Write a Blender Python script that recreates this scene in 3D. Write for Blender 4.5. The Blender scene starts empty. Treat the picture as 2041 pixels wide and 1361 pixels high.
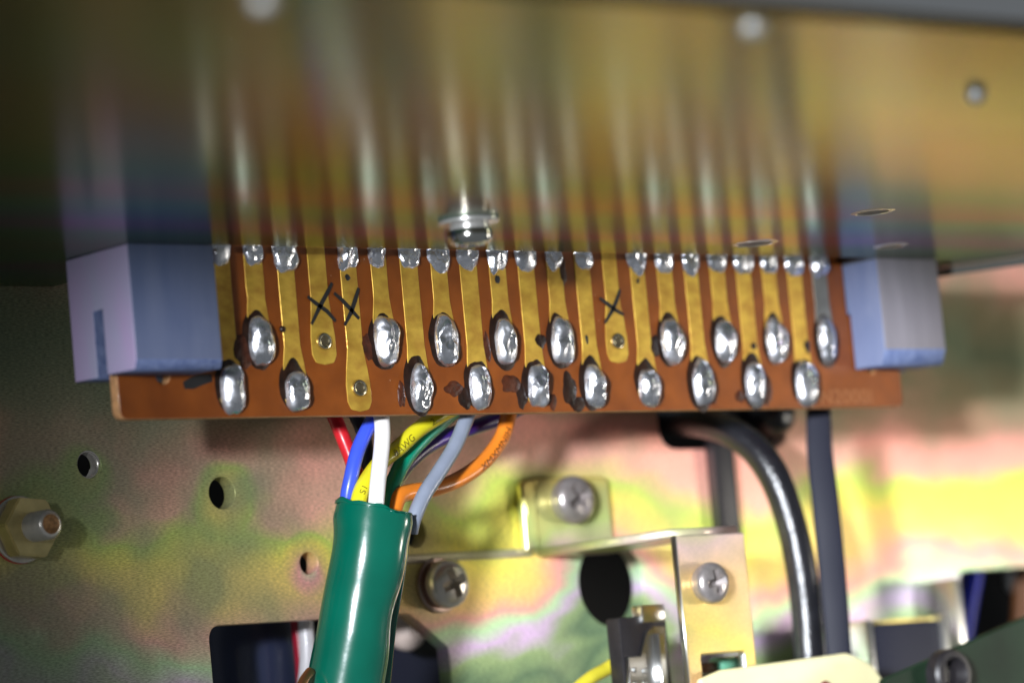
import bpy, bmesh, math, random
from mathutils import Vector, Matrix, noise
from math import sin, cos, pi, radians

# ------------------------------------------------------------------ camera, world, lamps, exposure (1 unit = 1 cm)
S = bpy.context.scene
COL = S.collection
YAW, PITCH, ROLL, FPX = -0.7198, 0.1045, 0.0918, 7685.5      # solved from the photograph (focal length in photo pixels)
CAM = Vector((-22.5501, -29.9178, -5.039))
MR = Matrix.Rotation(YAW, 3, 'Z') @ Matrix.Rotation(PITCH, 3, 'X') @ Matrix.Rotation(ROLL, 3, 'Y')
RIGHT, FWD, UP = MR @ Vector((1, 0, 0)), MR @ Vector((0, 1, 0)), MR @ Vector((0, 0, 1))
cd = bpy.data.cameras.new('camera'); cam = bpy.data.objects.new('camera', cd); COL.objects.link(cam)
m = Matrix((RIGHT, UP, -FWD)).transposed().to_4x4(); m.translation = CAM; cam.matrix_world = m
cd.sensor_width = 36; cd.lens = FPX / 2041 * 36; cd.clip_start = 0.5; cd.clip_end = 500
cd.dof.use_dof = True
cd.dof.focus_distance = (Vector((2.3, 0, -1.0)) - CAM).dot(FWD)
APERTURE_RADIUS = 0.33
cd.dof.aperture_fstop = cd.lens * 1e-3 / (2 * APERTURE_RADIUS)
cd.dof.aperture_blades = 0
S.camera = cam

W = bpy.data.worlds.new('World'); S.world = W; W.use_nodes = True
W.node_tree.nodes['Background'].inputs[0].default_value = (0.78, 0.84, 0.90, 1)
W.node_tree.nodes['Background'].inputs[1].default_value = 0.13

def lamp(name, loc, aim, sx, sy, power, col, spread=180):
    l = bpy.data.lights.new(name, 'AREA'); l.shape = 'RECTANGLE'; l.size = sx; l.size_y = sy
    l.energy = power; l.color = col; l.spread = radians(spread)
    o = bpy.data.objects.new(name, l); COL.objects.link(o); o.location = loc
    o.rotation_euler = (Vector(aim) - Vector(loc)).to_track_quat('-Z', 'Y').to_euler()
    return o
def spot(name, loc, az, el, power, col, angle, blend, radius):
    l = bpy.data.lights.new(name, 'SPOT'); l.energy = power; l.color = col; l.spot_size = radians(angle); l.spot_blend = blend; l.shadow_soft_size = radius
    o = bpy.data.objects.new(name, l); COL.objects.link(o); o.location = loc
    d = Vector((sin(radians(az)) * cos(radians(el)), cos(radians(az)) * cos(radians(el)), sin(radians(el))))
    o.rotation_euler = d.to_track_quat('-Z', 'Y').to_euler()
    return o
spot('flash_lamp', (-34, -27, .25), 63.4, -3.5, 215000, (0.90, 0.94, 1.0), 30, .85, 1.5)
lamp('desk_lamp', (24.6, -12.2, -5.0), (11.5, 2, -3.8), 4.5, 3.5, 240, (1.0, 0.93, 0.82), 75)
S.view_settings.view_transform = 'Standard'; S.view_settings.look = 'None'
S.view_settings.exposure = 0.22; S.view_settings.gamma = 1
S.render.engine = 'CYCLES'

def at(u, v, val, ax=1):
    """photo pixel -> the point of the plane (x|y|z = val) it shows"""
    d = MR @ Vector(((u - 1020.5) / FPX, 1, -(v - 680.5) / FPX))
    return CAM + d * ((val - CAM[ax]) / d[ax])

WY = 2.19        # front face of the rear chassis panel
P = 0.396        # contact pitch of the board
ZU, ZL = -0.864, -1.337

# ------------------------------------------------------------------ materials
def mat(name, col=(.5, .5, .5), rough=.5, metal=0., coat=0., spec=.5, vary=0., vscale=4., bump=0., bscale=20., stretch=(1, 1, 1), col2=None, emis=None):
    M = bpy.data.materials.new(name); M.use_nodes = True
    nt = M.node_tree; b = nt.nodes['Principled BSDF']
    b.inputs['Base Color'].default_value = (*col, 1); b.inputs['Roughness'].default_value = rough
    b.inputs['Metallic'].default_value = metal; b.inputs['Coat Weight'].default_value = coat
    b.inputs['Specular IOR Level'].default_value = spec
    tc = nt.nodes.new('ShaderNodeTexCoord'); mp = nt.nodes.new('ShaderNodeMapping'); mp.inputs['Scale'].default_value = stretch
    nt.links.new(tc.outputs['Object'], mp.inputs['Vector'])
    if vary:
        n = nt.nodes.new('ShaderNodeTexNoise'); n.inputs['Scale'].default_value = vscale; n.inputs['Detail'].default_value = 5
        nt.links.new(mp.outputs[0], n.inputs['Vector'])
        r = nt.nodes.new('ShaderNodeValToRGB'); r.color_ramp.elements[0].position = .3; r.color_ramp.elements[1].position = .7
        c2 = col2 or tuple(c * (1 + vary) for c in col)
        c1 = col if col2 else tuple(c * (1 - vary) for c in col)
        r.color_ramp.elements[0].color = (*c1, 1); r.color_ramp.elements[1].color = (*c2, 1)
        nt.links.new(n.outputs[0], r.inputs[0]); nt.links.new(r.outputs[0], b.inputs['Base Color'])
    if bump:
        n2 = nt.nodes.new('ShaderNodeTexNoise'); n2.inputs['Scale'].default_value = bscale; n2.inputs['Detail'].default_value = 4
        nt.links.new(mp.outputs[0], n2.inputs['Vector'])
        bp = nt.nodes.new('ShaderNodeBump'); bp.inputs['Strength'].default_value = bump; bp.inputs['Distance'].default_value = .02
        nt.links.new(n2.outputs[0], bp.inputs['Height']); nt.links.new(bp.outputs[0], b.inputs['Normal'])
    return M

def specks(M, scale=14, size=.06, share=.35, col=(.75, .74, .70)):
    """dust and grit: sparse pale dots on top of whatever colour the material has"""
    nt = M.node_tree; b = nt.nodes['Principled BSDF']; L = nt.links.new
    tc = nt.nodes.new('ShaderNodeTexCoord'); v = nt.nodes.new('ShaderNodeTexVoronoi'); v.inputs['Scale'].default_value = scale
    L(tc.outputs['Object'], v.inputs['Vector'])
    sc_ = nt.nodes.new('ShaderNodeSeparateColor'); L(v.outputs['Color'], sc_.inputs[0])
    thr = math_node(nt, 'MULTIPLY', math_node(nt, 'LESS_THAN', sc_.outputs[0], share), math_node(nt, 'MULTIPLY', sc_.outputs[1], size * scale * .1))
    f = math_node(nt, 'MULTIPLY', math_node(nt, 'LESS_THAN', v.outputs['Distance'], thr), .8)
    mx = nt.nodes.new('ShaderNodeMix'); mx.data_type = 'RGBA'; L(f, mx.inputs[0])
    src = b.inputs['Base Color']
    if src.is_linked: L(src.links[0].from_socket, mx.inputs[6])
    else: mx.inputs[6].default_value = src.default_value
    mx.inputs[7].default_value = (*col, 1); L(mx.outputs[2], src)
    return M
def uneven_gloss(M, lo, hi, scale):
    nt = M.node_tree; b = nt.nodes['Principled BSDF']
    tc = nt.nodes.new('ShaderNodeTexCoord'); n = nt.nodes.new('ShaderNodeTexNoise'); n.inputs['Scale'].default_value = scale; n.inputs['Detail'].default_value = 3
    nt.links.new(tc.outputs['Object'], n.inputs['Vector'])
    g = nt.nodes.new('ShaderNodeMapRange'); g.inputs[1].default_value = .35; g.inputs[2].default_value = .65; g.inputs[3].default_value = lo; g.inputs[4].default_value = hi
    nt.links.new(n.outputs[0], g.inputs[0]); nt.links.new(g.outputs[0], b.inputs['Roughness'])
    return M
def ramp(nt, stops):
    r = nt.nodes.new('ShaderNodeValToRGB'); e = r.color_ramp.elements
    while len(e) > 1: e.remove(e[-1])
    e[0].position = stops[0][0]; e[0].color = (*stops[0][1], 1)
    for p, c in stops[1:]:
        k = e.new(p); k.color = (*c, 1)
    return r
def math_node(nt, op, a, b=None, clamp=False):
    n = nt.nodes.new('ShaderNodeMath'); n.operation = op; n.use_clamp = clamp
    for i, x in enumerate((a, b)):
        if x is None: continue
        if isinstance(x, (int, float)): n.inputs[i].default_value = x
        else: nt.links.new(x, n.inputs[i])
    return n.outputs[0]

def iridescent(name, axis, scale, offset, stops, rough, metal, nscale, namp, grain, rings=(), brush=(1, 1, 1), bumpk=.1, warp=(1, 1, 1), dull=(0., .4), dullcol=(.34, .30, .17), frac=(1.6, .45)):
    """zinc chromate passivation: film colour runs in uneven bands along one axis and in rings round the holes"""
    M = bpy.data.materials.new(name); M.use_nodes = True
    nt = M.node_tree; b = nt.nodes['Principled BSDF']; L = nt.links.new
    tc = nt.nodes.new('ShaderNodeTexCoord'); sp = nt.nodes.new('ShaderNodeSeparateXYZ'); L(tc.outputs['Object'], sp.inputs[0])
    mp = nt.nodes.new('ShaderNodeMapping'); mp.inputs['Scale'].default_value = warp; L(tc.outputs['Object'], mp.inputs[0])
    n = nt.nodes.new('ShaderNodeTexNoise'); n.inputs['Scale'].default_value = nscale; n.inputs['Detail'].default_value = frac[0]; n.inputs['Roughness'].default_value = frac[1]
    n.inputs['Distortion'].default_value = .6
    L(mp.outputs[0], n.inputs['Vector'])
    t = math_node(nt, 'MULTIPLY_ADD', sp.outputs[axis], scale); t.node.inputs[2].default_value = offset
    t = math_node(nt, 'ADD', t, math_node(nt, 'MULTIPLY', math_node(nt, 'SUBTRACT', n.outputs[0], .5), namp))
    for (x, z, r, amp) in rings:
        dx = math_node(nt, 'SUBTRACT', sp.outputs[0], x); dz = math_node(nt, 'SUBTRACT', sp.outputs[2], z)
        d = math_node(nt, 'SQRT', math_node(nt, 'ADD', math_node(nt, 'MULTIPLY', dx, dx), math_node(nt, 'MULTIPLY', dz, dz)))
        g = math_node(nt, 'SUBTRACT', 1., math_node(nt, 'DIVIDE', math_node(nt, 'SUBTRACT', d, r), r * 1.3 + .1), True)
        t = math_node(nt, 'ADD', t, math_node(nt, 'MULTIPLY', g, amp))
    t = math_node(nt, 'PINGPONG', t, 1.)
    r0 = ramp(nt, stops); L(t, r0.inputs[0])
    n3 = nt.nodes.new('ShaderNodeTexNoise'); n3.inputs['Scale'].default_value = nscale * 2.3; n3.inputs['Detail'].default_value = 2
    L(tc.outputs['Object'], n3.inputs['Vector'])
    md_ = nt.nodes.new('ShaderNodeMapRange'); md_.inputs[1].default_value = .35; md_.inputs[2].default_value = .65; md_.inputs[3].default_value = dull[0]; md_.inputs[4].default_value = dull[1]; md_.clamp = True
    L(n3.outputs[0], md_.inputs[0])
    r = nt.nodes.new('ShaderNodeMix'); r.data_type = 'RGBA'; dl = md_.outputs[0]
    if metal < .5:
        xr_ = nt.nodes.new('ShaderNodeMapRange'); xr_.interpolation_type = 'SMOOTHSTEP'
        for i_, v_ in ((1, 6.), (2, -1.), (3, 0.), (4, .74)): xr_.inputs[i_].default_value = v_
        L(sp.outputs[0], xr_.inputs[0]); dl = math_node(nt, 'ADD', dl, xr_.outputs[0])
    L(math_node(nt, 'MINIMUM', math_node(nt, 'MAXIMUM', dl, 0.), .8), r.inputs[0]); L(r0.outputs[0], r.inputs[6]); r.inputs[7].default_value = (*dullcol, 1)
    r_out = r.outputs[2]
    g = nt.nodes.new('ShaderNodeTexNoise'); g.inputs['Scale'].default_value = 46; g.inputs['Detail'].default_value = 3
    mb = nt.nodes.new('ShaderNodeMapping'); mb.inputs['Scale'].default_value = brush; L(tc.outputs['Object'], mb.inputs[0]); L(mb.outputs[0], g.inputs['Vector'])
    gm = nt.nodes.new('ShaderNodeMapRange'); gm.inputs[1].default_value = .3; gm.inputs[2].default_value = .72
    gm.inputs[3].default_value = 1 - grain; gm.inputs[4].default_value = 1 + grain; L(g.outputs[0], gm.inputs[0])
    mx = nt.nodes.new('ShaderNodeMix'); mx.data_type = 'RGBA'; mx.blend_type = 'MULTIPLY'; mx.inputs[0].default_value = 1
    L(r_out, mx.inputs[6]); L(gm.outputs[0], mx.inputs[7]); L(mx.outputs[2], b.inputs['Base Color'])
    bp = nt.nodes.new('ShaderNodeBump'); bp.inputs['Strength'].default_value = bumpk; bp.inputs['Distance'].default_value = .004
    L(g.outputs[0], bp.inputs['Height']); L(bp.outputs[0], b.inputs['Normal'])
    rr = math_node(nt, 'MULTIPLY_ADD', n.outputs[0], .06); rr.node.inputs[2].default_value = rough - .03; L(rr, b.inputs['Roughness'])
    b.inputs['Metallic'].default_value = metal
    if metal < .5: L(mx.outputs[2], b.inputs['Specular Tint']); b.inputs['Specular IOR Level'].default_value = .9
    return M

HOLES = [(178, 925, .142), (443, 982, .168), (616, 1122, .118), (826, 1060, .16), (1219, 1162, .49)]
RINGS = [(at(u, v, WY).x, at(u, v, WY).z, r, a) for (u, v, r), a in zip(HOLES, (.12, .16, .18, .1, .2))]
FILM = [(0., (.12, .14, .08)), (.11, (.24, .20, .11)), (.20, (.46, .27, .18)), (.29, (.90, .40, .32)), (.38, (.92, .48, .36)), (.46, (.62, .74, .14)),
        (.55, (.95, .80, .16)), (.65, (.95, .66, .22)), (.73, (.92, .42, .38)), (.80, (.56, .80, .46)), (.87, (.72, .52, .76)), (.94, (.36, .48, .22)), (1., (.16, .25, .14))]
M_PANEL = iridescent('zinc_chromate_steel', 2, -.27, -.20, FILM, .36, .2, .38, .62, .36, RINGS, (.45, 1, 1.9), .35, (.75, 1, 1.25), (-.25, .4), (.22, .265, .165), (3.2, .55))
M_PLATE = iridescent('polished_chromate_steel', 1, -.12, -.03,
    [(0, (.32, .32, .24)), (.09, (.20, .40, .27)), (.15, (.46, .22, .56)), (.21, (.22, .34, .46)), (.27, (.20, .44, .34)), (.34, (.46, .26, .22)), (.44, (.17, .33, .10)), (.58, (.32, .27, .075)), (.75, (.34, .23, .085)), (1, (.25, .235, .11))],
    .20, 1., .35, .14, .04, (), (1, 6, 1), .03, (.35, 1, 1), (-.2, .3), (.27, .27, .18))
M_PLATE.node_tree.nodes['Principled BSDF'].inputs['Specular Tint'].default_value = (.66, .67, .60, 1)
M_BRIGHT = iridescent('bright_chromate_steel', 2, .5, 2.1, [(0, (.78, .62, .16)), (.25, (.84, .56, .26)), (.5, (.80, .58, .58)), (.75, (.60, .72, .26)), (1, (.84, .66, .18))], .30, .45, .8, .8, .12, (), (1, 1, 1), .15)
M_BOARD = mat('phenolic_board', (.155, .036, .004), .36, 0, .12, .4, .22, 3., .12, 60, col2=(.235, .060, .007))
M_BOARD_EDGE = mat('cut_phenolic_edge', (.52, .27, .12), .7, 0, 0, .3, .3, 14, .4, 30)
M_TRACE = mat('lacquered_copper', (.48, .25, .035), .38, .5, .15, .5, .2, 4.5, .12, 40, col2=(.74, .48, .07), stretch=(1, 1, 1.6))
M_TRACE_DULL = mat('tinned_copper', (.36, .34, .28), .45, .8, 0, .5, .15, 6)
M_SOLDER = mat('solder', (.72, .73, .77), .23, .95, 0, .5, .15, 9, .6, 8)
M_SOLDER_ROUGH = mat('lumpy_solder', (.80, .81, .86), .22, .92, 0, .5, .15, 20, .6, 14)
M_FLUX = mat('burnt_flux', (.016, .006, .003), .42, 0, .0, .35, .6, 10, .3, 25)
M_FLUX_RED = mat('amber_flux', (.055, .014, .005), .42, 0, .0, .35, .5, 12, .4, 30)
M_INK = mat('black_ink', (.012, .012, .013), .5)
M_PALEINK = mat('faded_print', (.30, .115, .04), .6)
M_EYELET = mat('tinned_brass', (.62, .56, .40), .25, 1.)
M_EYEHOLE = mat('eyelet_hollow_shade', (.07, .055, .03), .5, .4)  # dark tone painted for the shade inside an eyelet
M_PLASTIC = mat('blue_grey_plastic', (.112, .142, .25), .45, 0, 0, .4, .06, 1.6, .06, 60, col2=(.15, .178, .285), stretch=(3, 3, .5))
M_PLASTIC_LIT = mat('blue_grey_plastic_painted_light', (.50, .36, .60), .30, 0, .1, .5, .1, 1.0, .03, 60, col2=(.42, .42, .58), stretch=(1, 2.2, .7))  # iridescent light off the panel, painted into the block's side colour
M_PLASTIC_CUT = mat('sawn_plastic', (.10, .14, .29), .7, 0, 0, .3, .25, 12, .6, 25, col2=(.19, .24, .42))
M_ZINC = mat('zinc_screw', (.62, .58, .52), .27, .65, 0, .5, .15, 8, .05, 60)
M_STEEL_DARK = mat('dark_steel_screw', (.42, .38, .37), .30, .7, 0, .5, .2, 8, .08, 60)
M_EDGE = mat('sheared_steel_edge', (.70, .70, .68), .28, 1.)
M_RIVET = mat('dull_rivet', (.22, .22, .21), .45, .6)
M_RUST = mat('rusty_steel_end', (.32, .17, .07), .6, .5, 0, .5, .4, 30)
M_BRASSY = mat('chromate_nut', (.66, .54, .24), .32, .6, 0, .5, .15, 5, .08, 50)
M_BLACK = mat('black_rubber', (.010, .010, .013), .25, 0, 0, .7, .3, 10, .35, 30)
M_BLACKP = mat('black_plastic', (.016, .014, .016), .45, 0, 0, .5, .2, 20, .1, 60)
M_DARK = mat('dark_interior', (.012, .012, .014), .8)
M_CAN = mat('navy_can', (.035, .045, .10), .30, .0, .2, .5)
M_GREYPVC = mat('slate_pvc', (.016, .017, .028), .62, spec=.25)
M_REDW = mat('red_washer', (.45, .02, .02), .5)
uneven_gloss(M_SOLDER, .12, .42, 6); uneven_gloss(M_SOLDER_ROUGH, .10, .3, 9); uneven_gloss(M_TRACE, .28, .5, 4); uneven_gloss(M_PLASTIC, .35, .6, 3)
specks(M_BOARD, 9, .05, .5, (.62, .45, .32)); specks(M_PANEL, 7, .035, .5); specks(M_PLATE, 5, .03, .5); specks(M_BLACK, 12, .05, .4, (.25, .25, .28)); specks(M_PLASTIC, 7, .05, .25, (.5, .52, .6))
def pvc(name, c): return mat(name, c, .33, 0, .15, .5, .06, 6, .04, 30)
M_SLEEVE = mat('green_vinyl', (.0, .108, .068), .2, 0, .6, .5, .12, 1.6, .16, 3.2)
specks(M_SLEEVE, 6, .03, .35, (.35, .62, .52))
M_CREAM = mat('pale_yellow_tab', (.93, .86, .50), .45, .1, 0, .5, .05, 3)
M_PCBG = mat('dark_green_laminate', (.010, .024, .012), .6, 0, 0, .25, .4, 1.5)

# ------------------------------------------------------------------ mesh helpers
def obj(name, me, material, parent=None, loc=None):
    if isinstance(me, bmesh.types.BMesh):
        bm = me; me = bpy.data.meshes.new(name); bmesh.ops.recalc_face_normals(bm, faces=bm.faces); bm.to_mesh(me); bm.free()
    o = bpy.data.objects.new(name, me); COL.objects.link(o)
    for x in (material if isinstance(material, (list, tuple)) else [material]):
        if x and len(me.materials) < (len(material) if isinstance(material, (list, tuple)) else 1): me.materials.append(x)
    if loc is not None: o.location = loc
    if parent: o.parent = parent
    return o
def tag(o, label, cat, group=None, kind=None):
    o['label'] = label; o['category'] = cat
    if group: o['group'] = group
    if kind: o['kind'] = kind
    return o
def thing(name, label, cat, loc=(0, 0, 0), group=None):
    o = bpy.data.objects.new(name, None); COL.objects.link(o); o.location = loc; o.empty_display_size = .2
    return tag(o, label, cat, group)
CAPS = {}
def smooth(me, ang=40):
    cap = CAPS.get(me.name, -1)         # the broad faces of a sheet stay truly flat
    for p in me.polygons: p.use_smooth = cap < 0 or abs(p.normal[cap]) < .99
    if cap < 0: me.set_sharp_from_angle(angle=radians(ang))
    return me
def rpoly(pts, r, n=6):
    """polygon with rounded corners; r a number or one per corner"""
    out = []; N = len(pts)
    for i, p in enumerate(pts):
        rr = r[i] if isinstance(r, (list, tuple)) else r
        p = Vector(p); a = Vector(pts[i - 1]); c = Vector(pts[(i + 1) % N])
        if rr <= 0: out.append(tuple(p)); continue
        d1 = (a - p).normalized(); d2 = (c - p).normalized()
        half = d1.angle(d2) / 2; t = rr / math.tan(half)
        t = min(t, (a - p).length * .49, (c - p).length * .49)
        p1, p2 = p + d1 * t, p + d2 * t
        for k in range(n + 1):
            s = k / n
            out.append(tuple(p1 * (1 - s) ** 2 + p * 2 * s * (1 - s) + p2 * s ** 2))
    return out
def circle(x, y, r, n=28): return [(x + r * cos(2 * pi * k / n), y + r * sin(2 * pi * k / n)) for k in range(n)]
def sheet(loops, thick, bevel=.0, plane='XZ', off=0.):
    """flat sheet from outline + hole loops with thickness and eased edges; off = front/lowest coordinate of the third axis"""
    cu = bpy.data.curves.new('sheet', 'CURVE'); cu.dimensions = '2D'; cu.fill_mode = 'BOTH'
    cu.extrude = max(thick / 2 - bevel, 1e-4); cu.bevel_depth = bevel; cu.bevel_resolution = 1
    cu.offset = -bevel
    for lp in loops:
        s = cu.splines.new('POLY'); s.points.add(len(lp) - 1); s.use_cyclic_u = True
        for q, (x, y) in zip(s.points, lp): q.co = (x, y, 0, 1)
    o = bpy.data.objects.new('sheet', cu); COL.objects.link(o)
    dg = bpy.context.evaluated_depsgraph_get(); dg.update()
    me = bpy.data.meshes.new_from_object(o.evaluated_get(dg)); bpy.data.objects.remove(o); bpy.data.curves.remove(cu)
    me.materials.clear()
    c = off + thick / 2
    for v in me.vertices:
        x, y, z = v.co
        if plane == 'XZ': v.co = (x, c - z, y)
        elif plane == 'XY': v.co = (x, y, c + z)
        else: v.co = (c + z, x, y)      # 'YZ'
    me.update()
    CAPS[me.name] = {'XZ': 1, 'XY': 2, 'YZ': 0}[plane]
    bm = bmesh.new(); bm.from_mesh(me); bmesh.ops.remove_doubles(bm, verts=bm.verts, dist=1e-5); bmesh.ops.recalc_face_normals(bm, faces=bm.faces); bm.to_mesh(me); bm.free()
    return me
def two_tone(me, axis):
    """material 1 on every face that does not look along the given axis (cut edges)"""
    for p in me.polygons: p.material_index = 0 if abs(p.normal[axis]) > .8 else 1
    return me
def spline(pts, n=10):
    P_ = [Vector(p) for p in pts]; out = []
    for i in range(len(P_) - 1):
        p0 = P_[max(i - 1, 0)]; p1 = P_[i]; p2 = P_[i + 1]; p3 = P_[min(i + 2, len(P_) - 1)]
        for k in range(n):
            t = k / n
            out.append(.5 * ((2 * p1) + (p2 - p0) * t + (2 * p0 - 5 * p1 + 4 * p2 - p3) * t * t + (3 * p1 - p0 - 3 * p2 + p3) * t ** 3))
    out.append(P_[-1]); return out
def tube(path, rad, seg=18, flat=1., cap=True, wob=0., side=None):
    """swept tube; rad number or function of 0..1; flat squeezes it towards the viewer's axis"""
    bm = bmesh.new(); rings = []; n = len(path)
    ref = Vector(side) if side else None
    for i, c in enumerate(path):
        t = (path[min(i + 1, n - 1)] - path[max(i - 1, 0)]).normalized()
        if ref is None: ref = t.orthogonal().normalized()
        a = (ref - t * ref.dot(t)).normalized(); ref = a; b = t.cross(a)
        r = rad(i / (n - 1)) if callable(rad) else rad
        ring = []
        for k in range(seg):
            th = 2 * pi * k / seg
            q = a * cos(th) * r + b * sin(th) * r * flat
            w = 1 + wob * noise.noise(c * 1.1 + q * 2.2) if wob else 1
            ring.append(bm.verts.new(c + q * w))
        rings.append(ring)
    for A, B in zip(rings, rings[1:]):
        for k in range(seg): bm.faces.new((A[k], A[(k + 1) % seg], B[(k + 1) % seg], B[k]))
    if cap: bm.faces.new(rings[0]); bm.faces.new(rings[-1])
    for f in bm.faces: f.smooth = len(f.verts) == 4
    return bm
def lathe(profile, seg=32, axis='Z', closed=False):
    """profile [(r, h)] spun about the axis; 'N' spins about -Y (out of the rear panel), 'D' about -Z (down from the cover)"""
    bm = bmesh.new(); rings = []
    for r, h in profile:
        ring = []
        for k in range(1 if r < 1e-6 else seg):
            th = 2 * pi * k / seg; x, y = r * cos(th), r * sin(th)
            v = {'Z': (x, y, h), 'N': (x, -h, y), 'D': (x, -y, -h)}[axis]
            ring.append(bm.verts.new(v))
        rings.append(ring)
    for A, B in zip(rings, rings[1:]):
        for k in range(seg):
            a0, a1 = A[k % len(A)], A[(k + 1) % len(A)]; b0, b1 = B[k % len(B)], B[(k + 1) % len(B)]
            f = [a0] + ([a1] if a1 is not a0 else []) + ([b1] if b1 is not b0 else []) + [b0]
            if len(set(f)) >= 3: bm.faces.new(list(dict.fromkeys(f)))
    for f in bm.faces: f.smooth = True
    return bm
def finish(bm, name='m', ang=35):
    me = bpy.data.meshes.new(name); bmesh.ops.recalc_face_normals(bm, faces=bm.faces); bm.to_mesh(me); bm.free()
    return smooth(me, ang)
def box(lo, hi, bev=.0, seg=2):
    bm = bmesh.new(); bmesh.ops.create_cube(bm, size=1)
    for v in bm.verts:
        for i in range(3): v.co[i] = lo[i] + (v.co[i] + .5) * (hi[i] - lo[i])
    if bev: bmesh.ops.bevel(bm, geom=list(bm.edges), offset=bev, segments=seg, profile=.5, affect='EDGES')
    return finish(bm)
def ribbon(pts, width, y, thick=.004):
    """flat hand-drawn stroke on a plane of constant y, points (x, z)"""
    bm = bmesh.new(); L, R = [], []
    n = len(pts)
    for i, p in enumerate(pts):
        a = Vector(pts[max(i - 1, 0)]); b = Vector(pts[min(i + 1, n - 1)]); t = (b - a).normalized(); nn = Vector((-t.y, t.x))
        w = width * (.5 if 0 < i < n - 1 else .32) * (1 + .25 * noise.noise(Vector((p[0] * 9, p[1] * 9, 3))))
        q = Vector(p)
        L.append(q + nn * w); R.append(q - nn * w)
    poly = L + R[::-1]
    front = [bm.verts.new((q.x, y, q.y)) for q in poly]; back = [bm.verts.new((q.x, y + thick, q.y)) for q in poly]
    m = len(poly)
    for i in range(n - 1): bm.faces.new((front[i], front[i + 1], front[m - 2 - i], front[m - 1 - i]))
    for i in range(m): bm.faces.new((front[i], front[(i + 1) % m], back[(i + 1) % m], back[i]))
    return bm
def dome(cx, cz, hw, hh, h, seed, y0=0., nr=9, na=30, pw=2.6, rag=.0, lump=.0, tip=0., sharp=.5):
    """low blob sitting on the plane y = y0 and bulging towards -y"""
    bm = bmesh.new(); o = Vector((seed * 7.31, seed * 3.17, seed * 1.7))
    top = None; rings = []
    for i in range(nr + 1):
        rho = i / nr; ring = []
        for k in range(1 if i == 0 else na):
            th = 2 * pi * k / na; c, s = cos(th), sin(th)
            e = (abs(c) ** pw + abs(s) ** pw) ** (-1 / pw)
            rg = 1 + rag * (noise.noise(o + Vector((c * 1.1, s * 1.1, 0))) + .28 * noise.noise(o + Vector((c * 3, s * 3, 5))))
            x = hw * rho * e * c * rg; z = hh * rho * e * s * rg
            if tip and z > 0: x *= 1 - tip * (z / hh) ** 1.6
            y = h * max(0, 1 - rho ** 2.4) ** sharp
            if lump: y *= 1 + lump * noise.noise(o + Vector((x * 8, z * 5, 0))) - lump * .55 * abs(noise.noise(o + Vector((x * 14, z * 10, 9)))) + lump * .2 * noise.noise(o + Vector((x * 26, z * 20, 4)))
            ring.append(bm.verts.new((cx + x, y0 - y, cz + z)))
        rings.append(ring)
    for A, B in zip(rings, rings[1:]):
        for k in range(na):
            if len(A) == 1: bm.faces.new((A[0], B[k], B[(k + 1) % na]))
            else: bm.faces.new((A[k], B[k], B[(k + 1) % na], A[(k + 1) % na]))
    for f in bm.faces: f.smooth = True
    return bm
def text_mesh(body, size):
    cu = bpy.data.curves.new('text', 'FONT'); cu.body = body; cu.size = size; cu.resolution_u = 3; cu.offset = .0
    o = bpy.data.objects.new('text', cu); COL.objects.link(o)
    dg = bpy.context.evaluated_depsgraph_get(); dg.update()
    me = bpy.data.meshes.new_from_object(o.evaluated_get(dg)); bpy.data.objects.remove(o); bpy.data.curves.remove(cu); me.materials.clear()
    return me
def text_on_tube(body, size, path, r, s0, off, rev=False, stretch=1.):
    """printed lettering wrapped on a wire; s0 = arc length where it starts"""
    me = text_mesh(body, size); pth = path[::-1] if rev else path
    acc = [0.]
    for a, b in zip(pth, pth[1:]): acc.append(acc[-1] + (b - a).length)
    bm = bmesh.new(); bm.from_mesh(me); bmesh.ops.triangulate(bm, faces=bm.faces)
    bmesh.ops.subdivide_edges(bm, edges=[e for e in bm.edges if e.calc_length() > size * .3], cuts=2)
    for v in bm.verts:
        s = min(max(s0 + v.co.x * stretch, 0), acc[-1] - 1e-4)
        i = max(k for k in range(len(acc)) if acc[k] <= s); i = min(i, len(pth) - 2)
        f = (s - acc[i]) / (acc[i + 1] - acc[i]); c = pth[i].lerp(pth[i + 1], f); t = (pth[i + 1] - pth[i]).normalized()
        o = CAM - c; o = (o - t * o.dot(t)).normalized(); sd = o.cross(t)
        ph = (v.co.y - size * .35 + off) / r
        v.co = c + (r + .004) * (o * cos(ph) + sd * sin(ph))
    bm.to_mesh(me); bm.free(); return me

# ------------------------------------------------------------------ rear chassis panel (zinc chromate steel)
def w2(u, v): p = at(u, v, WY); return (p.x, p.z)
panel = thing('chassis_panel', 'large upright rainbow zinc plated steel chassis panel behind everything, pierced with holes', 'metal panel', (0, WY, 0))
ctop = w2(415, 1247); ctr = w2(815, 1223); cch = w2(893, 1290)
cut_left = rpoly([ctop, ctr, cch, (cch[0] + .02, -6.2), (ctop[0] + .03, -6.2)], [.16, .12, .05, .1, .1])
a0, a1 = w2(1308, 800), w2(1572, 892)
cut_cable = rpoly([(a0[0], -.9), (a0[0], a1[1] + .02), (a1[0], a1[1]), (a1[0], -.9)], [.08, .28, .28, .08])
b0 = w2(1912, 1137)
cut_right = rpoly([b0, (b0[0] + 3.4, b0[1]), (b0[0] + 3.4, b0[1] - 2.2), (b0[0], b0[1] - 2.2)], .12)
loops = [[(-9, -9), (21, -9), (21, 1.5), (-9, 1.5)], cut_left, cut_cable, cut_right] + [circle(*w2(u, v), r) for u, v, r in HOLES]
me = sheet(loops, .2, .012, 'XZ', 0.)
o = obj('panel_sheet', smooth(me, 50), M_PANEL, panel)
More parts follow.
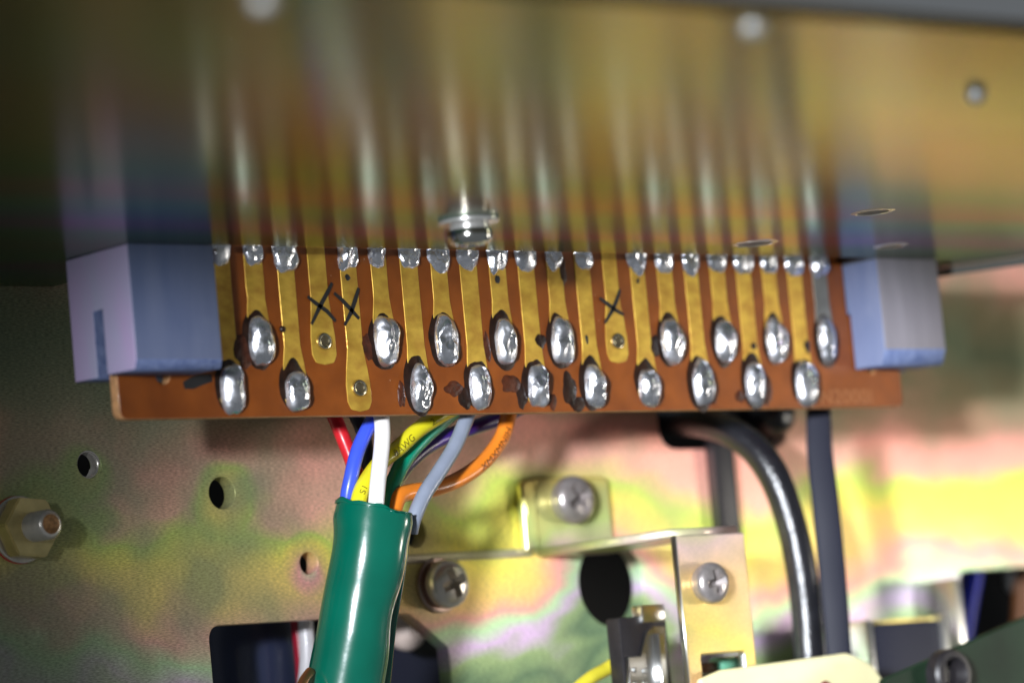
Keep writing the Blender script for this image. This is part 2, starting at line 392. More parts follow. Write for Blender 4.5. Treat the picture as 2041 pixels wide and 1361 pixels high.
# thread cut in the small hole
hx, hz = w2(178, 925)
bm = bmesh.new(); thr = []
for i in range(7 * 24):
    th = 2 * pi * i / 24; thr.append(Vector((hx + .137 * cos(th), .02 + .16 * i / (7 * 24), hz + .137 * sin(th))))
obj('hole_thread', finish(tube(thr, .011, 6)), M_ZINC, panel)

# dark sheet added far behind the openings to keep them dark
tag(obj('dark_backing', sheet([[(-9, -9), (21, -9), (21, 1.5), (-9, 1.5)]], .15, .01, 'XZ', 7.5), M_DARK),
    'added dark partition deep inside, seen only through the openings of the rear panel', 'backing')

# ------------------------------------------------------------------ glossy cover plate overhead (mirrors everything below it)
XL0, XL1, XR0, XR1, YF = -1.4557, -.4462, 8.734, 9.7257, -.5
plate = thing('cover_plate', 'glossy chromate steel plate overhead mirroring the board and both blocks', 'metal plate', (0, 0, 0))
PH = [(1505, 485, .19), (1740, 423, .17), (1775, 490, .14)]
plp = [(at(u, v, 0, 2).x, at(u, v, 0, 2).y, r) for u, v, r in PH]
outline = [(-26, -10.75), (11.6, -10.75), (11.6, -2.6), (10.84, -.85), (10.43, .05), (10.2, .62), (XR0 - .12, .62), (XR0 - .12, YF), (XL1 - .04, YF), (XL1 - .04, WY - .004), (-26, WY - .004)]
me = sheet([outline] + [circle(x, y, r, 24) for x, y, r in plp], .1, .006, 'XY', 0.)
obj('plate_sheet', smooth(me, 50), M_PLATE, plate)
for x, y, r in plp:
    bm = lathe([(r - .002, -.06), (r - .004, .0), (r + .012, .012), (r + .045, .004), (r + .06, 0)], 28, 'D')
    obj('hole_rim', finish(bm), M_ZINC, plate, (x, y, 0))
for u, v, r in ((1500, 50, .1), (1945, 185, .085), (525, -2, .1)):
    p = at(u, v, 0, 2)
    bm = lathe([(r, 0), (r * .98, .03), (r * .75, .07), (r * .35, .09), (0, .095)], 20, 'D')
    obj('rivet_head', finish(bm), M_RIVET, plate, (p.x, p.y, 0))
# folded lip down the right side edge
lp = [(11.6, -2.6), (10.84, -.85), (10.43, .05), (10.2, .62)]
bm = bmesh.new()
prev = None
for x, y in lp:
    q = [bm.verts.new((x + dx, y, z)) for dx, z in ((0, -.004), (-.02, -.10), (.03, -.10), (.05, -.004))]
    if prev:
        for k in range(4): bm.faces.new((prev[k], prev[(k + 1) % 4], q[(k + 1) % 4], q[k]))
    else: bm.faces.new(q)
    prev = q
bm.faces.new(prev)
obj('folded_lip', finish(bm), mat('dull_lip', (.10, .105, .095), .5, .6), plate)

# ------------------------------------------------------------------ plastic spacer blocks
def block(name, label, x0, x1, chamfer, mats, seed):
    z1 = -1.192; yb = .53
    prof = [(YF, -.003), (YF, z1 + chamfer[1]), (YF + chamfer[0], z1), (-.012, z1), (-.012, -.56), (.142, -.56), (.142, z1), (yb, z1), (yb, -.003)]
    prof = [(y, z) for y, z in prof]
    me = sheet([prof], x1 - x0, .012, 'YZ', 0.)
    cx = (x0 + x1) / 2
    for v in me.vertices: v.co.x -= (x1 - x0) / 2
    for p in me.polygons:
        c, n = p.center, p.normal
        p.material_index = 0
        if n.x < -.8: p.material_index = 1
        if c.z < z1 + chamfer[1] + .01 and abs(n.x) < .5 or (-.02 < c.y < .15 and n.x > -.9 and c.z < -.5 and abs(n.x) < .6): p.material_index = 2
    o = obj(name, smooth(me, 40), mats, None, (cx, 0, 0))
    return tag(o, label, 'plastic block', 'grey plastic blocks holding the board')
block('spacer_block', 'blue grey plastic block with light-painted lavender side and sawn slot at the left board end', XL0, XL1, (.035, .09), [M_PLASTIC, M_PLASTIC_LIT, M_PLASTIC_CUT], 1)
block('spacer_block', 'blurred grey plastic block with light-painted beige front gripping the right end of the board', XR0, XR1, (.07, .17), [mat('plastic_painted_warm_light', (.215, .20, .225), .6, 0, 0, .3, .1, 1.8, .06, 50, stretch=(3, 3, .4)), M_PLASTIC, M_PLASTIC_CUT], 2)  # the front's beige is light put into the colour of the same plastic

# ------------------------------------------------------------------ the circuit board
board = thing('circuit_board', 'orange brown circuit board with gold traces and two rows of solder joints', 'circuit board', (4, 0, -1))
def bobj(name, me, m):      # a part of the board, built in world coordinates
    o = obj(name, me, m, board); o.location = (-4, 0, 1); return o
ZB, TH = -1.611, .13
out = rpoly([(-1.338, ZB), (9.470, ZB), (9.470, -.57), (XR0 - .03, -.57), (XR0 - .03, 1.2), (XL1 - .02, 1.2), (XL1 - .02, -.57), (-1.338, -.57)], [.10, .08, .03, 0, .05, .05, 0, .03])
nl = at(325, 748, 0); nr_ = at(1737, 733, 0)
me = two_tone(sheet([out, circle(nl.x, nl.z, .085, 20), circle(nr_.x, nr_.z, .07, 20)], TH, .012, 'XZ', 0.), 1)
bobj('board_sheet', smooth(me, 40), [M_BOARD, M_BOARD_EDGE])
rng = random.Random(11)
EYE_U, EYE_L = (3, 13), (4,)
for k in range(22):
    lower = k % 2 == 0; zc = ZL if lower else ZU; x = k * P
    w = .108 * (.94 + .1 * rng.random()); pw = .152
    eye = k in EYE_U or k in EYE_L
    zb = zc - (.235 if eye else .2); fl = zc + (.30 if not (lower and eye) else .27)
    j = lambda: .008 * (rng.random() - .5)
    L_ = [(-w, 1.1), (-w + j(), .1), (-w + j(), -.3), (-w + j(), fl + .13), (-pw * .86, fl - .06), (-pw, zc + .05), (-pw, zb + .1)]
    R_ = [(-a + .004, b) for a, b in L_][::-1]
    pts = L_ + [(-pw * .75, zb + .02), (0, zb), (pw * .75, zb + .02)] + R_
    pts = [(x + a, b) for a, b in pts]
    lp = rpoly(pts, .05, 3); cen = x
    bm = bmesh.new()        # raised copper strip with an eased top edge
    base = [bm.verts.new((a, .001, b)) for a, b in lp]; mid_ = [bm.verts.new((a, -.005, b)) for a, b in lp]
    top_ = [bm.verts.new((cen + (a - cen) * .965, -.008, b + (.004 if b < zb + .08 else 0))) for a, b in lp]
    n_ = len(lp)
    for A_, B_ in ((base, mid_), (mid_, top_)):
        for q in range(n_): bm.faces.new((A_[q], A_[(q + 1) % n_], B_[(q + 1) % n_], B_[q]))
    bm.faces.new(top_)
    bmesh.ops.recalc_face_normals(bm, faces=bm.faces); bmesh.ops.triangulate(bm, faces=[f for f in bm.faces if len(f.verts) > 4])
    me = bpy.data.meshes.new('trace'); bm.to_mesh(me); bm.free()
    bobj('trace', me, M_TRACE_DULL if k == 21 else M_TRACE)
    if eye:
        bm = lathe([(.050, -.11), (.050, .012), (.056, .026), (.068, .032), (.080, .028), (.086, .016), (.088, .002)], 28, 'N')
        for v in bm.verts: v.co += Vector((x, -.008, zc))
        e = bobj('eyelet', finish(bm), M_EYELET)
        bm = lathe([(0, .012), (.035, .013), (.0495, .018)], 18, 'N')
        for v in bm.verts: v.co += Vector((x, 0, zc))
        q = obj('eyelet_shade_disc', finish(bm), M_EYEHOLE, e)  # dark disc across the mouth stands in for the shaded hollow
    else:
        hw = .134 + .024 * rng.random(); hh = .235 + .03 * rng.random()
        tip = {16: .55, 12: .3, 6: .35, 20: .25, 18: .3}.get(k, .08 * rng.random())
        dz = {2: -.03, 14: -.03, 16: .03}.get(k, 0)
        hh = {2: .205, 14: .205, 16: .27}.get(k, hh)
        lump = {5: .42, 6: .45, 7: .36, 10: .4, 8: .34, 12: .3, 9: .28, 0: .1, 11: .12, 1: .2}.get(k, .22)
        bobj('solder_joint', finish(dome(x + .005, zc + dz, hw, hh, .115 + .02 * rng.random(), k + 1, -.002, 14, 40, 2.5 + .7 * rng.random(), .13, lump, tip, .5 + .15 * rng.random()), ang=80), M_SOLDER)
        # scorched flux round the joint, a darker crescent above it
        bobj('flux_residue', finish(dome(x - .014, zc + (.05 if lower else .03), hw + .045, hh + (.02 if lower else .045) + (.05 if k in (2, 14, 16, 9, 12, 6, 18) else .015), .02, k + 40, -.001, 4, 34, 2.2, .13, .4, .25), ang=80), M_FLUX)
    if k in (3, 13): continue
    # lumpy solder at the top where the fingers disappear behind the cover's edge
    hw = .115 + .04 * rng.random(); hh = .20 + .07 * rng.random()
    rough = k not in (0, 10, 15, 17, 18, 19)
    bobj('solder_fillet', finish(dome(x + .01, .10, hw, hh, .07 + .03 * rng.random(), k + 80, -.002, 10, 28, 3.2, .30 if rough else .10, .7 if rough else .2, 0, .6), ang=80), M_SOLDER_ROUGH if rough else M_SOLDER)
# bigger flux stains beside some joints: photo position, half sizes, material
for i, (u, v, a, b, mm) in enumerate([(484, 700, .15, .17, M_FLUX_RED), (736, 690, .10, .16, M_FLUX_RED), (800, 785, .05, .13, M_FLUX_RED), (905, 775, .12, .07, M_FLUX_RED), (928, 795, .09, .10, M_FLUX),
        (1020, 765, .13, .09, M_FLUX_RED), (1040, 790, .07, .14, M_FLUX), (1075, 680, .09, .085, M_FLUX), (1135, 775, .10, .20, M_FLUX), (1150, 805, .10, .07, M_FLUX), (1305, 690, .07, .13, M_FLUX),
        (1100, 800, .06, .1, M_FLUX_RED), (1528, 775, .07, .17, M_FLUX_RED), (1500, 690, .06, .05, M_FLUX), (1608, 690, .07, .08, M_FLUX), (1420, 785, .06, .1, M_FLUX_RED), (1475, 790, .07, .07, M_FLUX_RED),
        (1660, 695, .1, .16, M_FLUX), (1122, 540, .05, .20, M_FLUX_RED), (970, 690, .05, .14, M_FLUX_RED), (535, 710, .05, .1, M_FLUX)]):
    p = at(u, v, 0)
    bobj('flux_stain', finish(dome(p.x, p.z, a, b, .013, i + 200, -.0005, 5, 40, 2.0, .42, .5), ang=80), mm)
p = at(562, 656, -.01); bobj('flux_bead', finish(dome(p.x, p.z, .035, .035, .03, 5, -.012, 5, 16, 2), ang=80), M_FLUX)
# pen marks: three crosses, dots and smears
def stroke(px, w=.046): 
    pts = [at(u, v, -.016) for u, v in px]
    return ribbon([(q.x, q.z) for q in pts], w, -.0165)
def join(bms, name):
    me = bpy.data.meshes.new(name); out = bmesh.new()
    for b in bms:
        t = bpy.data.meshes.new('t'); bmesh.ops.recalc_face_normals(b, faces=b.faces); b.to_mesh(t); b.free(); out.from_mesh(t); bpy.data.meshes.remove(t)
    out.to_mesh(me); out.free(); return me
for a, b in (([(662, 564), (652, 584), (638, 610), (621, 646)], [(613, 591), (632, 606), (652, 620), (669, 640)]),
             ([(715, 574), (708, 598), (700, 622), (687, 648)], [(666, 584), (682, 598), (698, 615), (716, 635)]),
             ([(1236, 577), (1229, 600), (1219, 622), (1205, 644)], [(1195, 594), (1210, 605), (1226, 617), (1243, 627)])):
    bobj('ink_cross', join([stroke(a), stroke(b)], 'ink_cross'), M_INK)
for u, v, a, b in ((693, 553, .03, .03), (992, 556, .035, .045), (1272, 560, .02, .03), (1170, 676, .02, .05)):
    p = at(u, v, -.014); bobj('ink_dot', finish(dome(p.x, p.z, a, b, .006, u, -.0125, 3, 20, 2, .5)), M_INK)
bobj('ink_smear', join([ribbon([(q.x, q.z) for q in [at(u, v, 0) for u, v in [(366, 768), (382, 764), (400, 757), (422, 753)]]], .11, -.004)], 's'), M_INK)
me = text_mesh('N2000I', .20)
p = at(1634, 805, 0)
for v in me.vertices: v.co = Vector((p.x + v.co.x * 1.42, -.0035, p.z + v.co.y * 1.15))
bobj('printed_number', me, M_PALEINK)

# ------------------------------------------------------------------ wires into the green sleeve
def path(spec, n=10): return spline([at(u, v, y) for u, v, y in spec], n)
WIRES = [
    ('red insulated wire leaning in from the left behind the blue wire', (.62, .015, .025), .077, [(640, 770, 1.0), (660, 815, .95), (682, 868, .85), (702, 920, .8), (716, 970, .7), (722, 1060, .5)]),
    ('near black navy insulated wire between the red and blue wires', (.012, .02, .045), .075, [(690, 770, 1.15), (706, 820, 1.1), (722, 858, 1.0), (730, 900, .95), (728, 960, .8), (720, 1060, .6)]),
    ('blue insulated wire curving to the left rim of the green sleeve', (.05, .10, .75), .075, [(775, 775, .7), (757, 812, .6), (736, 848, .52), (714, 895, .5), (700, 950, .5), (692, 1000, .55), (700, 1060, .6)]),
    ('white insulated wire running straight down in front of all others', (.86, .84, .82), .083, [(745, 770, .45), (757, 812, .4), (762, 850, .32), (761, 890, .28), (755, 944, .22), (750, 1000, .2), (745, 1070, .3)]),
    ('yellow insulated wire printed with AWG lettering crossing behind the white wire', (.80, .72, .02), .085, [(930, 800, .75), (880, 826, .66), (835, 855, .6), (795, 892, .55), (762, 918, .52), (736, 950, .46), (718, 985, .40), (706, 1050, .38)]),
    ('green insulated wire sweeping down between the yellow and violet wires', (.0, .26, .155), .085, [(925, 800, .85), (882, 838, .8), (846, 870, .74), (812, 908, .70), (789, 950, .64), (772, 995, .55), (765, 1060, .45)]),
    ('dark violet insulated wire passing low behind the grey wire', (.035, .012, .17), .082, [(1062, 796, 1.05), (1004, 830, 1.0), (935, 854, .98), (880, 874, .95), (838, 900, .92), (802, 938, .88), (780, 985, .75), (772, 1060, .6)]),
    ('grey insulated wire slipping over the right rim of the sleeve', (.22, .25, .32), .080, [(950, 775, .5), (936, 815, .4), (925, 846, .33), (905, 892, .28), (874, 942, .24), (846, 985, .22), (826, 1030, .24), (818, 1060, .30)]),
    ('orange insulated wire with black lettering looping furthest right', (.78, .22, .02), .085, [(1025, 785, .8), (1014, 825, .75), (1000, 872, .7), (966, 918, .65), (918, 953, .6), (868, 973, .55), (822, 980, .52), (793, 994, .48), (780, 1050, .42)]),
]
paths = {}
for label, c, r, spec in WIRES:
    key = label.split()[0] if label.split()[0] != 'near' else 'navy'
    pth = path(spec); paths[key] = (pth, r)
    bm = tube(pth, r, 20)
    o = obj('insulated_wire', bm, pvc(key + '_pvc', c)); tag(o, label, 'wire', 'coloured wires bundled into the green sleeve')
    WIRES[WIRES.index((label, c, r, spec))] = (key, o)
wobj = dict(WIRES)
pth, r = paths['yellow']
tot = sum((b - a).length for a, b in zip(pth, pth[1:]))
def arc_at(pth, u, v):      # arc length of the path point that is seen nearest to a photo pixel
    best = (1e9, 0); s = 0
    for i, q in enumerate(pth):
        if i: s += (q - pth[i - 1]).length
        d = q - CAM; x = 1020.5 + FPX * d.dot(RIGHT) / d.dot(FWD); y = 680.5 - FPX * d.dot(UP) / d.dot(FWD)
        e = (x - u) ** 2 + (y - v) ** 2
        if e < best[0]: best = (e, s)
    return best[1]
for body, uv, size, off in (('S1', (714, 992), .085, -.015), ('8AWG', (776, 910), .10, -.02), ('2.', (848, 848), .10, -.02)):
    me = text_on_tube(body, size, pth, r, tot - arc_at(pth, *uv), off, True, 1.25)
    obj('printed_lettering', me, mat('wire_print', (.20, .16, .01), .5), wobj['yellow'])
pth, r = paths['orange']; tot = sum((b - a).length for a, b in zip(pth, pth[1:]))
me = text_on_tube('XMXMNIH', .095, pth, r, tot - arc_at(pth, 948, 932), -.035, True, 1.5)
obj('printed_lettering', me, mat('orange_wire_print', (.06, .015, .005), .5), wobj['orange'])

# green vinyl sleeve: an open tube with a crinkled wall and a slit at its lower right
sp = spline([at(u, v, y) for u, v, y in [(745, 1012, .36), (742, 1050, .37), (735, 1110, .40), (722, 1180, .48), (708, 1260, .56), (692, 1340, .66), (676, 1440, .76), (660, 1540, .86)]], 9)
bm = bmesh.new(); rings = []; NS = 56
side0 = RIGHT
for i, c in enumerate(sp):
    f = i / (len(sp) - 1)
    t = (sp[min(i + 1, len(sp) - 1)] - sp[max(i - 1, 0)]).normalized()
    a = (RIGHT - t * RIGHT.dot(t)).normalized(); b = t.cross(a)     # b points away from the lens side
    rx = .372 + .028 * f + .03 * math.exp(-((f - .1) / .08) ** 2); ry = .33 + .03 * f
    ring = []
    for k in range(NS):
        th = 2 * pi * k / NS; ca, sa = cos(th), sin(th)
        # soft creases that run along the tube, a dent on its right side half way down
        crease = .055 * math.exp(-(((th - 5.05 - .35 * f) % (2 * pi) - .0) / .30) ** 2) * (.4 + f)
        dent = .13 * math.exp(-((f - .50) / .11) ** 2) * max(0, ca) ** 3
        flat_ = -.035 * math.exp(-((th - 3.9) / .35) ** 2) * sin(f * 5 + .6)
        w = 1 - crease - dent + flat_ + .018 * noise.noise(c * 1.3 + Vector((ca * 1.2, sa * 1.2, 0))) + .006 * noise.noise(c * 4 + Vector((ca * 2, sa * 2, 7)))
        q = c + a * (ca * rx * w) + b * (sa * ry * w)
        if i < 3: q = q - t * (.05 * (1 - i / 3) * (ca * .0 + noise.noise(Vector((ca * 2, sa * 2, 3)))) + ca * .06 * (1 - i / 3) * -1)
        ring.append(bm.verts.new(q))
    rings.append(ring)
for A, B in zip(rings, rings[1:]):
    for k in range(NS): bm.faces.new((A[k], A[(k + 1) % NS], B[(k + 1) % NS], B[k]))
for f in bm.faces: f.smooth = True
me = finish(bm, ang=60)
sl = obj('cable_sleeve', me, M_SLEEVE); tag(sl, 'glossy dark green vinyl sleeve gathering the coloured wires', 'sleeve')
md = sl.modifiers.new('wall', 'SOLIDIFY'); md.thickness = .025; md.offset = -1
rb_ = bmesh.new(); pr = None
for i in range(5):
    ring = []
    for k in range(NS):
        q0_, q1_ = me.vertices[k].co, me.vertices[3 * NS + k].co
        f_ = (i / 4) * (.55 + .22 * cos(2 * pi * k / NS - .6)); c_ = sp[0].lerp(sp[3], f_)
        q = q0_.lerp(q1_, f_); ring.append(rb_.verts.new(q + (q - c_).normalized() * .012))
    if pr:
        for k in range(NS): rb_.faces.new((pr[k], pr[(k + 1) % NS], ring[(k + 1) % NS], ring[k]))
    pr = ring
rbm = finish(rb_, ang=60); o = obj('rim_band', rbm, M_SLEEVE, sl); md = o.modifiers.new('wall', 'SOLIDIFY'); md.thickness = .012; md.offset = 0
# the lapped edge of the slit
lap = spline([at(u, v, y) for u, v, y in [(812, 1050, .42), (803, 1110, .42), (789, 1180, .46), (775, 1250, .52), (765, 1320, .60), (752, 1420, .7)]], 8)
obj('lapped_edge', tube(lap, lambda f: .035 + .07 * f, 12, .35, side=RIGHT), M_SLEEVE, sl)
tag(obj('copper_wire', tube(path([(618, 1338, .7), (604, 1358, .6), (585, 1400, .5), (570, 1460, .5)]), .05, 12), mat('bare_copper', (.55, .2, .09), .35, .9)),
    'bare copper wire tip peeking out below the green sleeve', 'wire')

# ------------------------------------------------------------------ screws
def phillips(head_r, head_h, cross, seg=40):
    """pan head with a pressed cross recess, axis +Z"""
    prof = [(head_r * .98, 0), (head_r, .02), (head_r, head_h * .36)]
    for k in range(1, 9):
        a = k / 8 * pi / 2; prof.append((head_r * cos(a) ** .72, head_h * .36 + head_h * .64 * sin(a) ** .9))
    prof[-1] = (0, head_h)
    bm = lathe(prof, seg, 'Z'); bmesh.ops.contextual_create(bm, geom=[e for e in bm.edges if e.is_boundary])
    head = bpy.data.objects.new('head', finish(bm)); COL.objects.link(head)
    cb = bmesh.new()
    for ang in (0, pi / 2):
        vs = []
        for z, l, w in ((head_h * .25, cross * .5, cross * .14), (head_h * 1.4, cross * 1.2, cross * .36)):
            for sx, sy in ((-1, -1), (1, -1), (1, 1), (-1, 1)):
                vs.append(cb.verts.new(Matrix.Rotation(ang, 3, 'Z') @ Vector((sx * l, sy * w, z + (.001 if ang else 0)))))
        cb.faces.new(vs[0:4][::-1]); cb.faces.new(vs[4:8])
        for k in range(4): cb.faces.new((vs[k], vs[(k + 1) % 4], vs[4 + (k + 1) % 4], vs[4 + k]))
    bmesh.ops.recalc_face_normals(cb, faces=cb.faces)
    cm = bpy.data.meshes.new('cut'); cb.to_mesh(cm); cb.free(); cut = bpy.data.objects.new('cut', cm); COL.objects.link(cut)
    md = head.modifiers.new('b', 'BOOLEAN'); md.object = cut; md.operation = 'DIFFERENCE'; md.solver = 'EXACT'; md.use_self = True
    dg = bpy.context.evaluated_depsgraph_get(); dg.update()
    me = bpy.data.meshes.new_from_object(head.evaluated_get(dg))
    bpy.data.objects.remove(head); bpy.data.objects.remove(cut)
    return smooth(me, 32)
HEAD = phillips(.275, .20, .19)
def washer_mesh(r0, r1, h):
    return finish(lathe([(r0, 0), (r1 - .01, 0), (r1, .01), (r1, h - .012), (r1 - .012, h), (r0, h)], 36, 'Z'))
ROT_N = Matrix.Rotation(radians(90), 4, 'X')       # +Z -> -Y
def screw(label, base, hm, wm, wr, wh, scale=1., spin=0., rot=ROT_N, group='cross head screws', lock=True):
    t = thing('pan_head_screw', label, 'screw', base, group)
    R_ = rot @ Matrix.Rotation(spin, 4, 'Z')
    h0 = 0.
    def put(name, me, m, z, s=1.):
        o = obj(name, me.copy(), m, t); o.matrix_local = R_ @ Matrix.Translation((0, 0, z)) @ Matrix.Scale(s, 4); return o
    if wr: put('flat_washer', washer_mesh(.1, wr, wh), wm, .001); h0 = wh + .002
    if lock: put('lock_washer', washer_mesh(.1, .245 * scale, .06), wm, h0 + .001); h0 += .063
    put('screw_head', HEAD, hm, h0, scale)
    return t
p = at(872, 1166, WY)
screw('zinc cross head screw with washer on the rear panel right of the green sleeve', (p.x, WY - .002, p.z), M_ZINC, mat('pinkish_washer', (.46, .34, .29), .35, 1.), .30, .05, .96, .35)
# screw under the cover plate, in front of the fingers
p = at(934, 437, 0, 2)
screw('shiny zinc screw with flat washer hanging under the cover plate', (p.x, p.y, -.002), mat('polished_zinc', (.66, .66, .62), .14, 1.), mat('polished_washer', (.75, .74, .71), .25, .7), .30, .045, .80, .6, Matrix.Rotation(pi, 4, 'X'))

# hex nut and stud at the far left
p = at(35, 1056, WY)
t = thing('hex_bolt', 'brassy hex nut on a threaded stud at the left edge of the panel', 'bolt', (p.x, WY, p.z))
def put(name, me, m, z, spin=0.):
    o = obj(name, me, m, t); o.matrix_local = ROT_N @ Matrix.Rotation(spin, 4, 'Z') @ Matrix.Translation((0, 0, z)); return o
put('red_washer', washer_mesh(.16, .34, .03), M_REDW, .001)
put('flat_washer', washer_mesh(.16, .335, .05), M_ZINC, .032)
bm = bmesh.new(); bmesh.ops.create_cone(bm, cap_ends=True, segments=6, radius1=.33, radius2=.33, depth=.20)
bmesh.ops.bevel(bm, geom=[e for e in bm.edges], offset=.015, segments=2, affect='EDGES')
put('hex_nut', finish(bm, ang=25), M_BRASSY, .184, .42)
prof = []; zz = .284
for i in range(9): prof += [(.135, zz + i * .032), (.150, zz + i * .032 + .012), (.150, zz + i * .032 + .018), (.135, zz + i * .032 + .03)]
prof += [(.135, zz + .292), (.12, zz + .31), (.10, zz + .312)]
put('threaded_stud', finish(lathe(prof, 28, 'Z'), ang=60), M_ZINC, 0)
put('stud_end', finish(lathe([(.10, zz + .312), (.085, zz + .298), (.03, zz + .285), (0, zz + .283)], 22, 'Z')), M_RUST, 0)

# ------------------------------------------------------------------ folded bracket on the right
pA = at(1062, 1103, WY - .02); xb = pA.x; zb_ = pA.z
pF = at(1334, 1068, xb, 0); YB = pF.y            # where the shelf folds down: same x, nearer the lens
br = thing('steel_bracket', 'folded chromate steel bracket stepping out from the panel, screwed on by its upright tab', 'bracket', (xb, WY, zb_))
def brobj(name, me, m): o = obj(name, me, m, br); o.location = (-xb, -WY, -zb_); return o
xr = at(1484, 1200, YB).x
TK = .1
tl, tr_ = at(1062, 952, WY - .1), at(1212, 952, WY - .1)
# tab on the wall
me = sheet([rpoly([(xb, zb_), (xb, tl.z), (tr_.x, tl.z), (tr_.x, zb_)], [0, .1, .12, 0])], TK, .03, 'XZ', WY - TK - .003)
brobj('wall_tab', smooth(me, 50), M_BRIGHT)
# second leaf behind the tab, its rolled edge showing at the left
me = sheet([rpoly([(xb - .17, zb_ + .02), (xb - .17, tl.z - .02), (xb + .05, tl.z - .02), (xb + .05, zb_ + .02)], [.03, .1, 0, 0])], .12, .045, 'XZ', WY - .125)
brobj('rolled_edge', smooth(me, 60), M_BRIGHT)
# shelf
me = sheet([rpoly([(xb, WY - TK), (xb, YB), (xr, YB), (xr, WY - TK)], 0.)], TK, .02, 'XY', zb_ - TK / 2 - .0)
brobj('shelf', smooth(me, 50), M_BRIGHT)
# front face with slot
s0, s1 = at(1385, 1306, YB), at(1474, 1345, YB)
zlow = at(1400, 1420, YB).z
me = sheet([rpoly([(xb + .001, zb_ - TK * .3), (xr, zb_ - TK * .3), (xr, zlow), (xb + .001, zlow)], [.0, .03, .0, .0]), rpoly([(s0.x, s0.z), (s1.x, s0.z), (s1.x, s1.z - .12), (s0.x, s1.z - .12)], .03)], TK, .022, 'XZ', YB - TK - .001)
me = two_tone(me, 1)
brobj('front_face', smooth(me, 50), [M_BRIGHT, M_EDGE])
# long rib pressed into the panel left of the bracket
rb = [at(700, 1124, WY), at(860, 1111, WY), at(1058, 1100, WY)]
bm = bmesh.new(); prev = None
for q in spline(rb, 8):
    v = [bm.verts.new((q.x, WY - .003 + dy, q.z + dz)) for dy, dz in ((0, .05), (-.02, .03), (-.022, -.02), (0, -.05))]
    if prev:
        for k in range(3): bm.faces.new((prev[k], prev[k + 1], v[k + 1], v[k]))
    prev = v
o = obj('pressed_rib', finish(bm), M_BRIGHT, panel); o.location = (0, -WY, 0)
p = at(1128, 998, WY - TK)
screw('dark cross head screw fixing the bracket tab to the rear panel', (p.x, WY - TK - .006, p.z), M_STEEL_DARK, M_STEEL_DARK, 0, 0, .98, .5)
p = at(1403, 1163, YB - TK)
screw('dark cross head screw on the front face of the folded bracket', (p.x, YB - TK - .004, p.z), M_STEEL_DARK, M_STEEL_DARK, 0, 0, .80, .15)

# little switch tucked behind the bracket's free edge
ysw = YB + .55
q0, q1 = at(1206, 1232, ysw), at(1330, 1400, ysw)
sw = thing('micro_switch', 'black micro switch with bent metal lever left of the bracket face', 'switch', (q0.x, ysw, q0.z))
def swobj(name, me, m): o = obj(name, me, m, sw); o.location = (-q0.x, -ysw, -q0.z); return o
swobj('switch_body', box((q0.x + .2, ysw, q1.z - .3), (q1.x + .1, ysw + .22, q0.z), .02), M_BLACKP)
l0 = [at(u, v, ysw - .06) for u, v in ((1252, 1308), (1278, 1306), (1290, 1258), (1304, 1246), (1326, 1246), (1336, 1420), (1258, 1420))]
swobj('metal_lever', smooth(sheet([[(a.x, a.z) for a in l0]], .05, .012, 'XZ', ysw - .06), 50), mat('brushed_lever', (.42, .42, .42), .3, 1.))
l1 = [at(u, v, ysw - .1) for u, v in ((1306, 1262), (1317, 1262), (1328, 1420), (1317, 1420))]
swobj('lever_flange', smooth(sheet([[(a.x, a.z) for a in l1]], .16, .015, 'XZ', ysw - .16), 50), M_EDGE)
a, b = at(1272, 1206, ysw), at(1322, 1238, ysw)
swobj('upper_terminal', box((a.x, ysw - .05, b.z), (b.x, ysw + .12, a.z), .02), M_EDGE)
for u, v in ((1264, 1334), (1284, 1336), (1284, 1362), (1266, 1362)):
    c = at(u, v, ysw - .06)
    bm = lathe([(.028, 0), (.026, .02), (.012, .032), (0, .034)], 14, 'N')
    for vv in bm.verts: vv.co += Vector((c.x, ysw - .06, c.z))
    swobj('rivet', finish(bm), M_EDGE)
tag(obj('insulated_wire', tube(path([(1225, 1322, .9), (1205, 1335, .9), (1175, 1352, .85), (1140, 1385, .8), (1120, 1430, .8)]), .075, 14), pvc('short_yellow_pvc', (.8, .7, .05))),
    'short yellow wire leaving the black switch at the bottom edge', 'wire')
# green capacitor seen through the bracket's slot
p = at(1440, 1328, YB + .5)
cp = thing('small_capacitor', 'small green component seen through the slot of the bracket', 'component', tuple(p))
o = obj('green_body', tube([Vector((-.12, 0, 0)), Vector((.0, 0, 0)), Vector((.14, 0, 0))], .11, 16), mat('green_lacquer', (.10, .30, .20), .3)); o.parent = cp
o = obj('metal_cap', tube([Vector((.16, 0, 0)), Vector((.22, 0, 0)), Vector((.26, 0, 0))], .115, 16), M_EDGE); o.parent = cp
o = obj('brown_lead', tube([Vector((-.36, 0, 0)), Vector((-.25, 0, 0)), Vector((-.14, 0, 0))], .06, 12), mat('brown_lead', (.14, .07, .06), .5)); o.parent = cp

# ------------------------------------------------------------------ cables at the right
tag(obj('power_cable', tube(path([(1290, 838, 3.0), (1340, 838, 2.3), (1400, 842, 1.7), (1455, 860, 1.25), (1505, 896, .95), (1545, 955, .75), (1576, 1040, .65), (1596, 1130, .6), (1608, 1220, .6), (1614, 1330, .6), (1618, 1480, .6)]), .174, 24, wob=.06), M_BLACK),
    'thick black cable bending down out of the panel opening', 'cable')
q0, q1 = at(1413, 880, WY - .1), at(1472, 1062, WY - .1)
tag(obj('rubber_strip', box((q0.x, WY - .16, q1.z - .1), (q1.x, WY - .006, q0.z + .35), .03), M_BLACKP), 'flat black rubber strip hanging from the opening above the bracket', 'strip')
p = at(1530, 845, WY)
gm = obj('rubber_grommet', lathe([(0, .32), (.10, .31), (.2, .25), (.245, .12), (.25, 0), (.25, -.25), (0, -.25)], 28, 'N'), M_BLACK, None, (p.x, WY - .02, p.z + .08))
